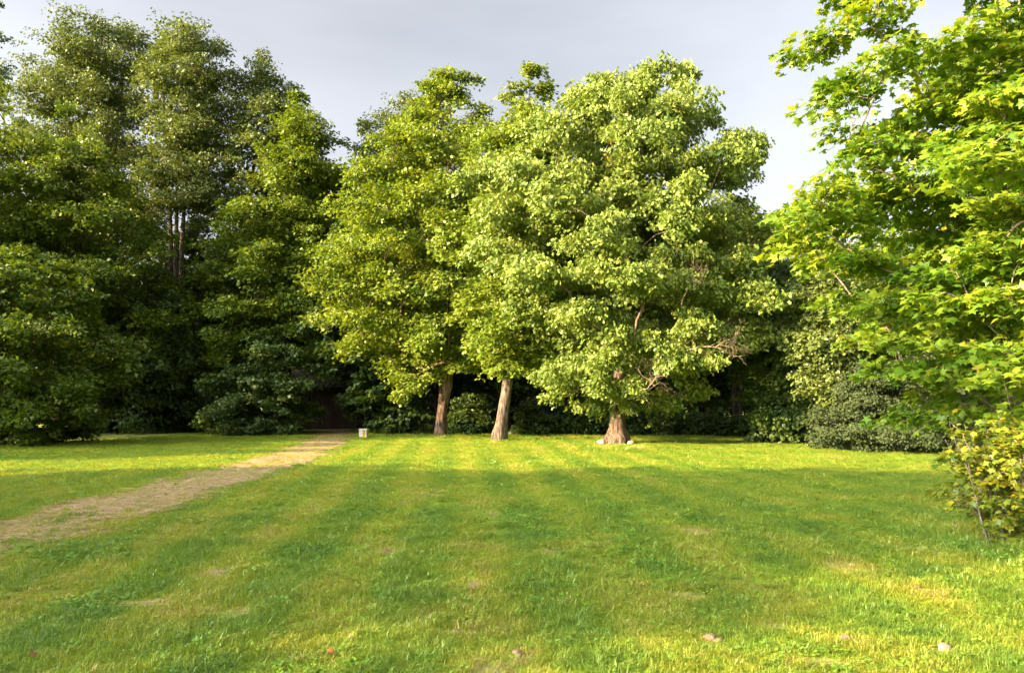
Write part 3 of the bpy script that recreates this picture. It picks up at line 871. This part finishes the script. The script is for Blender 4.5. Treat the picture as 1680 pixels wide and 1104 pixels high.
for i in range(19):
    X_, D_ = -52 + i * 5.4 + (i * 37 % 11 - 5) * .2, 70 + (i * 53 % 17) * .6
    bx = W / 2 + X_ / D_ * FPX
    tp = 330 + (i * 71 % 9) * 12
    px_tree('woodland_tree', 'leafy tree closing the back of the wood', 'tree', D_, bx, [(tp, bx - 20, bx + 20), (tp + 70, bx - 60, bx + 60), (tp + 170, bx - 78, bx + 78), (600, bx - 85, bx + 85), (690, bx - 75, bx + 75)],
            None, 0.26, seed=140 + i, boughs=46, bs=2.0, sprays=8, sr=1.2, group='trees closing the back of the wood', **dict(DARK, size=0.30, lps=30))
# right-hand side of the clearing
px_tree('ash_tree', 'tree with two grey stems standing in shade behind the pale maple', 'tree', 45, 1207,
        [(350, 1215, 1250), (400, 1180, 1270), (480, 1150, 1290), (560, 1150, 1290), (590, 1170, 1270)], [[(1206, 705), (1204, 600), (1200, 450)], [(1212, 705), (1214, 600), (1230, 440)]], 0.17, seed=60, boughs=46, bs=1.4, sprays=9, sr=0.8, **WOOD)
px_tree('hemlock_tree', 'dark feathery conifer with drooping layers beside the two-stemmed tree', 'tree', 34.0, 1290,
        [(440, 1280, 1320), (500, 1250, 1345), (570, 1232, 1358), (640, 1228, 1362), (700, 1235, 1355)], None, 0.17, seed=61, boughs=64, bs=0.95, sprays=9, sr=0.6, sag=0.7, tint=0.06, **dict(DARK, droop=0.7, size=0.13, lps=40, dens=3.2))
px_tree('birch_tree', 'pale yellowish birch with fine leaves above the grey-green bush', 'tree', 30.6, 1392,
        [(425, 1325, 1350), (460, 1302, 1378), (530, 1295, 1400), (590, 1310, 1400), (650, 1335, 1392)], None, 0.105, M['birch'], M['bark_dark'], 62, tint=0.0, boughs=54, bs=0.85, sprays=9, sr=0.55, lps=44, size=0.11, droop=0.8, tilt=0.6, sag=0.7)
px_tree('woodland_tree', 'distant green tree showing its top beyond the pale maple', 'tree', 66, 1275,
        [(365, 1245, 1310), (390, 1215, 1380), (450, 1200, 1420), (560, 1190, 1420)], None, 0.3, seed=63, boughs=50, bs=1.8, sprays=9, sr=1.0, tint=0.1, **WOOD)
px_tree('willow_bush', 'rounded grey-green bush with fine hanging leaves at the lawn edge', 'bush', 29, 1465,
        [(572, 1450, 1490), (610, 1405, 1540), (655, 1365, 1568), (705, 1350, 1582), (726, 1370, 1568), (738, 1400, 1540)], None, 0.1, M['grey'], M['bark_dark'], 64, boughs=84, noise=0.26, bs=0.58, sprays=9, sr=0.42, lps=40, size=0.085, droop=0.9, tilt=0.6, sag=0.8)
px_tree('woodland_tree', 'green tree with light foliage behind the grey-green bush', 'tree', 36, 1420,
        [(470, 1395, 1440), (520, 1370, 1480), (600, 1365, 1500), (690, 1375, 1490)], None, 0.16, seed=65, boughs=56, bs=1.1, sprays=9, sr=0.65, tint=0.2, **dict(WOOD, size=0.16))
px_tree('woodland_tree', 'green tree behind the overhanging close maple', 'tree', 38, 1540,
        [(400, 1510, 1570), (460, 1470, 1620), (560, 1460, 1640), (680, 1480, 1620)], None, 0.2, seed=66, boughs=52, bs=1.3, sprays=9, sr=0.8, tint=0.04, **WOOD)
px_tree('woodland_tree', 'dark green tree beyond the yellowing shrub', 'tree', 30, 1655,
        [(380, 1620, 1700), (460, 1580, 1760), (560, 1565, 1780), (650, 1570, 1770), (715, 1590, 1740)], None, 0.2, seed=67, boughs=56, bs=1.2, sprays=9, sr=0.75, **dict(WOOD, size=0.19))
px_tree('woodland_tree', 'tall tree beyond the close maple, mostly hidden by it', 'tree', 48, 1480,
        [(390, 1440, 1500), (450, 1390, 1560), (560, 1380, 1580), (680, 1400, 1560)], None, 0.25, seed=68, boughs=46, bs=1.6, sprays=9, sr=0.9, **WOOD)
px_tree('woodland_tree', 'tall tree at the far corner behind the dark green tree', 'tree', 42, 1700,
        [(300, 1660, 1740), (400, 1600, 1800), (560, 1590, 1810), (690, 1610, 1780)], None, 0.25, seed=69, boughs=50, bs=1.6, sprays=9, sr=0.9, **WOOD)
# low bushes along the foot of the wood
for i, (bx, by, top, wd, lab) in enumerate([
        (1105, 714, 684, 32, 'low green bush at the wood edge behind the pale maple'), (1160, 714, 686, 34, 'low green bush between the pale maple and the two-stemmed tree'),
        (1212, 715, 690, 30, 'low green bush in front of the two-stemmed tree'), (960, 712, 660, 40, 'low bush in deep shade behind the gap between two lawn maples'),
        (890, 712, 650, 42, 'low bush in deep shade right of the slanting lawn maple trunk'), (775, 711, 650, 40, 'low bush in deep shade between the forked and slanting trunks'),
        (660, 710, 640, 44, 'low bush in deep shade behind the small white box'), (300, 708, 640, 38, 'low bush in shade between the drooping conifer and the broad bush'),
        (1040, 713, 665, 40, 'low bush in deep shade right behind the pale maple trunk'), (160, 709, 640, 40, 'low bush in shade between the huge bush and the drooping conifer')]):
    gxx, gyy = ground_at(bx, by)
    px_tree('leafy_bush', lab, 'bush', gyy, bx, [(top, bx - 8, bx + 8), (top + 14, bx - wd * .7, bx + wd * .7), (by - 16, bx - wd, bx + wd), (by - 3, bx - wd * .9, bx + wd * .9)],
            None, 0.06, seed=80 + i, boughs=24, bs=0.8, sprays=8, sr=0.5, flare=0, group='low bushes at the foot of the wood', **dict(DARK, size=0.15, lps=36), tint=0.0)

# tall trees out of view, to the side of and behind the viewer, that throw the long shade over lawn and wood
def qp(q, p):
    return (p * LX - q * LY, p * LY + q * LX)
SHADE = [(7.5, -28, 17.0, 2.3), (9.4, -32, 18.6, 2.6), (11.2, -28, 17.4, 2.6), (12.8, -33, 18.8, 2.4), (14.2, -28, 16.6, 2.5), (17.2, -28, 14.4, 2.3), (20.2, -27, 12.2, 1.9),
         (29.8, -28, 13.2, 2.0), (33.2, -29, 14.0, 2.2), (36.6, -30, 14.5, 2.2), (46.0, -26, 21.0, 3.2), (51.5, -25, 23.0, 3.2), (57.0, -24, 24.0, 3.2), (62.5, -24, 24.0, 3.2), (41.0, -32, 15.0, 2.4)]
for i, (q, p, h, r) in enumerate(SHADE):
    x, y = qp(q, p)
    grow('lime_tree', 'tall lime out of view whose long shadow falls across the clearing', 'tree', (x, y), [(1.2, 0, r * .7), (h * .3, 0, r), (h * .65, 0, r * .95), (h * .88, 0, r * .8), (h - .2, 0, r * .35)],
         [[(0, 0, 0), (.1, .1, h * .4), (0, 0, h * .92)]], 0.28, M['lime'], M['bark_dark'], 100 + i, boughs=44, bs=1.2, sprays=6, sr=0.95, lps=18, size=0.36, group='shade trees out of view')

# ------------------------------------------------------------------ the yellowing shrub by the close maple
sx, sy = ground_at(1640, 888)
rs = random.Random(4)
stems = []
for k in range(9):
    a = rs.uniform(0, 6.28); l = rs.uniform(0.25, 0.75)
    b0 = (rs.uniform(-.32, .36), rs.uniform(-.22, .22), 0)
    stems.append([b0, (b0[0] + math.cos(a) * l * .3, b0[1] + math.sin(a) * l * .3, .5), (b0[0] + math.cos(a) * l * .7, b0[1] + math.sin(a) * l * .6, .95), (b0[0] + math.cos(a) * l, b0[1] + math.sin(a) * l * .8, rs.uniform(1.2, 1.5))])
grow('yellowing_shrub', 'shrub with yellow-green leaves and pale stems rising from long grass', 'shrub', (sx, sy),
     [(.16, .2, .35), (.40, .2, .50), (.65, .2, .58), (.85, .2, .60), (1.1, .1, .66), (1.35, .15, .5), (1.45, .2, .2)], stems, 0.016, M['shrub'], M['bark_pale'], 5,
     boughs=60, bs=0.22, sprays=6, sr=0.15, lps=13, size=0.066, tmpl=T_MAPLE, droop=0.35, tilt=0.5, flat=0.2, twigs=True, flare=0.1, inner=0.4, tint=0.08, cvar=0.17, split_leaves=300,
     accents=[(.0, -.35, .85, .16, .80), (.03, -.3, .7, .14, .86), (-.1, -.4, 1.0, .15, .78)], extra=[(-.62, .1, .62, .14), (-.5, -.1, .55, .15), (-.35, .1, 1.38, .12), (.1, 0, 1.5, .12), (.45, 0, 1.45, .15)])

# ------------------------------------------------------------------ dead twigs on the pale maple are parts of it; stones at its foot
pale = [o for o in COL.objects if o.name == 'maple_tree'][0]
def dead_twigs(px, py, dep, length, seed, toward):
    rng = np.random.default_rng(seed)
    w = at(px, py, 33.5 + dep)
    o = np.array([w[0] - pale.location.x, dep, w[2] - pale.location.z])
    tb = Tubes()
    def rec(p, d, l, r, lev):
        n = 5
        pts = [p]
        dd = d.copy()
        for k in range(n):
            dd = norm(dd + rng.normal(0, 0.22, 3))
            pts.append(pts[-1] + dd * l / n)
        v, f = tube(np.array(pts), np.linspace(r, r * 0.45, n + 1), 4 if lev < 2 else 3)
        tb.add(v, f)
        if lev < 3:
            for k in range(5 if lev < 2 else 4):
                i = rng.integers(1, n + 1)
                rec(pts[i], norm(dd + rng.normal(0, 0.75, 3)), l * rng.uniform(0.4, 0.65), r * 0.5, lev + 1)
    rec(o, norm(np.array(toward, float)), length, 0.019, 0)
    tb.build('dead_branch', M['twig'], pale)
dead_twigs(1030, 655, -2.6, 1.4, 1, (1, -.6, .15))
dead_twigs(1050, 640, -3.0, 1.5, 2, (1, -.5, .3))
dead_twigs(1125, 575, -3.2, 1.6, 3, (1, -.3, .25))
dead_twigs(1118, 500, -4.0, 1.3, 4, (.4, -.4, .8))
dead_twigs(1150, 545, -3.2, 1.3, 5, (1, -.3, -.3))

def lump(name, label, cat, px, py, sx_, sy_, sz_, mat, seed, group=None, sink=0.25):
    rng = np.random.default_rng(seed)
    th = np.linspace(0, 2 * np.pi, 14, endpoint=False); ph = np.linspace(0.15, np.pi - 0.15, 8)
    T, Pp = np.meshgrid(th, ph)
    d = np.stack([np.cos(T) * np.sin(Pp), np.sin(T) * np.sin(Pp), np.cos(Pp)], -1)
    dirs = norm(rng.normal(0, 1, (9, 3)))
    r = np.min(np.stack([1.0 / np.maximum(0.82, (d @ q) * rng.uniform(1.05, 1.35)) for q in dirs]), 0) * (1 + rng.normal(0, .03, T.shape))
    v = (d * r[..., None] * np.array([sx_, sy_, sz_])).reshape(-1, 3)
    i = np.arange(len(v)).reshape(8, 14); j = np.roll(i, -1, 1)
    f = np.stack([i[:-1], i[1:], j[1:], j[:-1]], -1).reshape(-1, 4)
    v = np.vstack([v, [[0, 0, sz_ * .8], [0, 0, -sz_ * .8]]])
    caps = [(len(v) - 2, int(i[0, k]), int(j[0, k])) for k in range(14)] + [(len(v) - 1, int(j[-1, k]), int(i[-1, k])) for k in range(14)]
    o = mesh_obj(name, v, [f, np.array(caps)], mat, smooth=False)
    x, y = ground_at(px, py)
    o.location = (x, y, float(hgt(x, y)) + sz_ * (1 - sink * 2))
    o.rotation_euler = (0, 0, rng.uniform(0, 6))
    return tag(o, label, cat, group)
lump('stone', 'rounded pale stone at the left foot of the reddish flared trunk', 'stone', 988, 729, .22, .2, .15, M['stone'], 1)
lump('stone', 'darker stone wedged at the right foot of the reddish flared trunk', 'stone', 1036, 730, .15, .14, .13, M['stone'], 2)
lump('stone', 'small pale stone lying on a bare patch of the sunny lawn', 'stone', 1549, 1056, .05, .04, .03, M['stone'], 3)
SG = 'clods of earth on the lawn'
for k, (a, b, s) in enumerate([(1166, 1040, .05), (1178, 1044, .04), (1385, 1042, .045), (1556, 1060, .035), (850, 1070, .05), (752, 1034, .045)]):
    lump('earth_clod', 'brown clod of earth on a bare patch of lawn', 'clod', a, b, s, s * .8, s * .55, M['soil'], 10 + k, SG)

# ------------------------------------------------------------------ small white box beside the path
bxx, byy = ground_at(597, 718.5)
box = empty('slatted_box', (bxx, byy, float(hgt(bxx, byy))), 'small white wooden box with a yellow front panel beside the path', 'box')
box.rotation_euler = (0, 0, math.radians(-8))
m_white = noise_mat('weathered_white_paint', [(0.3, (0.42, 0.40, 0.36)), (0.6, (0.62, 0.60, 0.55)), (0.8, (0.70, 0.68, 0.62))], 14)
m_yel = noise_mat('yellow_paint', [(0.3, (0.40, 0.26, 0.05)), (0.7, (0.62, 0.44, 0.10))], 18)
m_blk = noise_mat('dark_paint', [(0.3, (0.06, 0.045, 0.02)), (0.7, (0.12, 0.09, 0.04))], 18)
MB().box(-.18, .18, -.17, .18, 0.0, .40).build('body', m_white, box, 0.008)
for k in range(3):
    MB().box(-.19 + k * .055, -.143 + k * .055, -.192, -.172, 0.0, .385).build('slat', m_white, box, 0.004)
MB().box(.145, .19, -.192, -.172, 0.0, .385).build('slat', m_white, box, 0.004)
pan = MB().box(-.022, .142, -.186, -.172, 0.01, .385).build('panel', m_yel, box)
mk = MB()
for (x0, z0, x1, z1) in [(.01, .33, .12, .33), (.12, .33, .03, .19), (.03, .19, .11, .16), (.11, .16, .02, .04)]:
    dx, dz = x1 - x0, z1 - z0
    l = math.hypot(dx, dz); nx, nz = -dz / l * .011, dx / l * .011
    v = [(x0 + nx, -.19, z0 + nz), (x1 + nx, -.19, z1 + nz), (x1 - nx, -.19, z1 - nz), (x0 - nx, -.19, z0 - nz)]
    v += [(a, -.1855, c) for a, _, c in v]
    mk.add(v, [(0, 1, 2, 3), (4, 7, 6, 5), (0, 4, 5, 1), (1, 5, 6, 2), (2, 6, 7, 3), (3, 7, 4, 0)])
mk.build('painted_mark', m_blk, pan)
MB().box(-.205, .205, -.205, .195, .402, .445).build('lid', m_white, box, 0.008)

# ------------------------------------------------------------------ dark timber shed at the end of the path
shx, shy, _ = at(535, 700, 56)
shed = empty('timber_shed', (shx, shy, float(hgt(shx, shy))), 'dark brown timber shed of upright boards at the end of the path', 'shed')
MB().box(-2.6, 3.4, .06, 4.0, 0.0, 3.0).build('wall', M['timber'], shed)
rs = random.Random(8)
x = -2.6
while x < 3.3:
    w = rs.uniform(.24, .34)
    MB().box(x, min(x + w - .02, 3.4), rs.uniform(-.02, .0), .055, .12, 3.0 - .0).build('plank', M['timber'], shed)
    x += w
MB().box(-2.7, 3.5, -.06, .05, -.1, .10).build('sill_beam', M['timber'], shed)
rf = MB()
rf.add([(-3.0, -.6, 2.85), (3.8, -.6, 2.85), (3.8, 2.0, 4.6), (-3.0, 2.0, 4.6), (-3.0, 4.6, 2.85), (3.8, 4.6, 2.85),
        (-3.0, -.6, 2.97), (3.8, -.6, 2.97), (3.8, 2.0, 4.72), (-3.0, 2.0, 4.72), (-3.0, 4.6, 2.97), (3.8, 4.6, 2.97)],
       [(0, 3, 2, 1), (3, 4, 5, 2), (6, 7, 8, 9), (9, 8, 11, 10), (0, 1, 7, 6), (5, 4, 10, 11), (0, 6, 9, 3), (3, 9, 10, 4), (1, 2, 8, 7), (2, 5, 11, 8)])
rf.build('roof', M['roof'], shed)

# ------------------------------------------------------------------ fallen leaves
LG = 'fallen leaves on the lawn'
m_fall = leaf_mat('fallen_leaf', [(0, (0.22, 0.09, 0.03)), (0.5, (0.40, 0.17, 0.04)), (1, (0.45, 0.33, 0.12))], transl=0.2)
for k, (a, b, c, lab) in enumerate([(541, 1077, .4, 'orange fallen leaf lying on the near grass'), (60, 1082, .1, 'dull red fallen leaf lying on the near grass'),
                                    (330, 893, .9, 'pale yellow fallen leaf beside the path'), (92, 903, .95, 'pale yellow fallen leaf on the path'), (348, 835, .95, 'pale yellow fallen leaf beside the path')]):
    x, y = ground_at(a, b)
    o = mesh_obj('fallen_leaf', T_MAPLE[0], T_MAPLE[1], m_fall, None, {'leafvar': ('FACE', np.full(len(T_MAPLE[1]), c))})
    o.location = (x, y, float(hgt(x, y)) + 0.045)
    o.scale = (.055,) * 3
    o.rotation_euler = (.35, .2 * (-1) ** k, k * 1.9)
    tag(o, lab, 'leaf', LG)

# ------------------------------------------------------------------ grass
def blade_tuft(rng, n, h, spread, width, lean):
    v, f = [], []
    for k in range(n):
        a = rng.uniform(0, 2 * np.pi); r = spread * math.sqrt(rng.uniform())
        p = np.array([math.cos(a) * r, math.sin(a) * r, 0])
        hh = h * rng.uniform(.55, 1.15)
        az = rng.uniform(0, 2 * np.pi); ln = lean * rng.uniform(.3, 1.3)
        d = np.array([math.cos(az), math.sin(az), 0]); s = np.array([-d[1], d[0], 0]) * width * rng.uniform(.7, 1.2)
        m = p + d * ln * hh * .35 + np.array([0, 0, hh * .6])
        t = p + d * ln * hh * 1.0 + np.array([0, 0, hh * (1.0 - .28 * ln)])
        b = len(v)
        v += [p - s * .5 - [0, 0, .02], p + s * .5 - [0, 0, .02], m + s * .45, m - s * .45, t]
        f += [(b, b + 1, b + 2), (b, b + 2, b + 3), (b + 3, b + 2, b + 4)]
    return np.array(v), np.array(f)

def weed_tuft(rng, n, h, size):
    vv, ff, c = [], [], 0
    tv, tf = T_OVAL
    for k in range(n):
        a = rng.uniform(0, 6.28)
        p = np.array([math.cos(a), math.sin(a), 0]) * rng.uniform(0, .07) + [0, 0, h * rng.uniform(.3, 1)]
        t = norm(np.array([math.cos(a), math.sin(a), rng.uniform(-.1, .6)]))
        nn = norm(np.array([0, 0, 1.0]) - t * t[2]); b = np.cross(t, nn)
        vv.append(p + size * rng.uniform(.6, 1.2) * (tv[:, :1] * b + tv[:, 1:2] * t + tv[:, 2:] * nn)); ff.append(tf + c); c += len(tv)
    return np.concatenate(vv), np.concatenate(ff)

GRASS = leaf_mat('grass_blades', [(0.0, (0.115, 0.220, 0.038)), (0.35, (0.200, 0.305, 0.034)), (0.65, (0.305, 0.355, 0.040)), (0.85, (0.390, 0.380, 0.068)), (1.0, (0.42, 0.35, 0.14))], transl=0.45, rough=0.4, spec=0.45, attr='tint', atype='INSTANCER')
WEED = leaf_mat('lawn_weeds', [(0.0, (0.090, 0.200, 0.024)), (0.5, (0.150, 0.280, 0.028)), (1.0, (0.260, 0.360, 0.045))], transl=0.35, attr='tint', atype='INSTANCER')
grng = np.random.default_rng(77)
src = bpy.data.collections.new('grass_sources')
for k in range(8):
    kw = [(16, .058, .055, .0044, 1.2), (18, .066, .060, .0044, 1.4), (14, .078, .05, .0047, 1.0), (18, .055, .065, .0047, 1.6), (14, .090, .045, .0047, 1.0), (18, .064, .06, .0042, 1.5)]
    if k < 6: v, f = blade_tuft(grng, *kw[k]); m = GRASS
    else: v, f = weed_tuft(grng, 10, .055, .036); m = WEED
    src.objects.link(mesh_obj('tuft_%d' % k, v, f, m, link=False))

def scatter(y0, y1, dens, scale):
    hw = 0.66 * y1 + 3.0
    n = int((y1 - y0) * 2 * hw * dens)
    x, y = grng.uniform(-hw, hw, n), grng.uniform(y0, y1, n)
    k = (np.abs(x) < 0.66 * y + 2.5) & (y < wood_edge(x) + 4)
    x, y = x[k], y[k]
    b = bare(x, y)
    k = grng.uniform(0, 1, len(x)) > b * 0.93
    x, y, b = x[k], y[k], b[k]
    return x, y, b, np.full(len(x), scale)
parts = [scatter(3.2, 7.5, 560, .9), scatter(7.5, 12, 330, 1.0), scatter(12, 20, 150, 1.25), scatter(20, 34, 60, 1.7), scatter(34, 54, 26, 2.2)]
gxp, gyp, gb, gs = [np.concatenate(c) for c in zip(*parts)]
n = len(gxp)
big = fbm(gxp * 0.35, gyp * 0.35, 61, 3)
fine = fbm(gxp * 1.6, gyp * 1.6, 67, 3)
wob = 0.5 * (fbm(gxp * 0.12, gyp * 0.12, 71, 2) - 0.5)
stripe = np.sin((gxp + 0.06 * (gyp - 8) * (1 - gxp * 0.04) + wob) * 2 * np.pi / 1.25)
stripe = np.tanh(stripe * 2.2) * (0.45 + 1.1 * fbm(gxp * 0.5, gyp * 0.22, 75, 2))
smask = np.clip(1.8 - np.abs(gxp + 0.5) / 6.0, 0, 1)
tint = 0.46 + 0.32 * (big - 0.5) + 0.55 * (fine - 0.5) - 0.155 * stripe * smask + grng.normal(0, 0.10, n) + 0.22 * np.clip(gb, 0, 1)
tint += np.where(grng.uniform(0, 1, n) > 0.965, 0.35, 0)
for cx, cyy, rx, ry in SPOTS:
    tint += 0.24 * np.clip(1.25 - np.sqrt(((gxp - cx) / (rx * 1.7)) ** 2 + ((gyp - cyy) / (max(ry, rx * .6) * 1.7)) ** 2), 0, 1)
hs = 0.62 + 0.75 * fbm(gxp * 0.8, gyp * 0.8, 73, 3) + 0.10 * stripe * smask
# long grass round trunk feet and under the shrub
for (cx, cyy, rr, amt) in [(*ground_at(1015, 735), 1.7, 2.2), (*ground_at(735, 718), 1.6, 1.8), (*ground_at(822, 723), .7, .7), (sx + .2, sy - .2, 1.5, 2.4), (sx + .5, sy - 1.5, 1.3, 1.6), (sx + 1.5, sy + 1, 2.0, 1.4)]:
    hs += amt * np.clip(1.2 - np.hypot(gxp - cx, gyp - cyy) / rr, 0, 1)
hs *= 0.84 * (1 - 0.5 * np.clip(gb * 1.5, 0, 1))
hs *= grng.uniform(.75, 1.25, n) * (0.55 + 0.95 * fbm(gxp * 2.3, gyp * 2.3, 79, 2))
var = grng.integers(0, 6, n)
wp_ = fbm(gxp * 0.9, gyp * 0.9, 83, 3)
var = np.where((grng.uniform(0, 1, n) < np.clip((wp_ - 0.53) * 2.4, 0.03, 0.35)) & (gyp < 13), grng.integers(6, 8, n), var)
rot = np.column_stack([grng.normal(0, .14, n) + .16 * stripe * smask, grng.normal(0, .14, n), grng.uniform(0, 6.28, n)])
scl = np.column_stack([gs, gs, np.where(gs > 1.2, 1 + (gs - 1.2) * .25, 1) * hs])
pts = np.column_stack([gxp, gyp, hgt(gxp, gyp)])
tag(instancer('lawn_grass', pts, rot, scl, var, np.clip(tint, 0, 1), src), 'mown yellow-green lawn grass with weeds across the clearing', 'grass')
print('leaf tris', TRI[0], 'tufts', n)
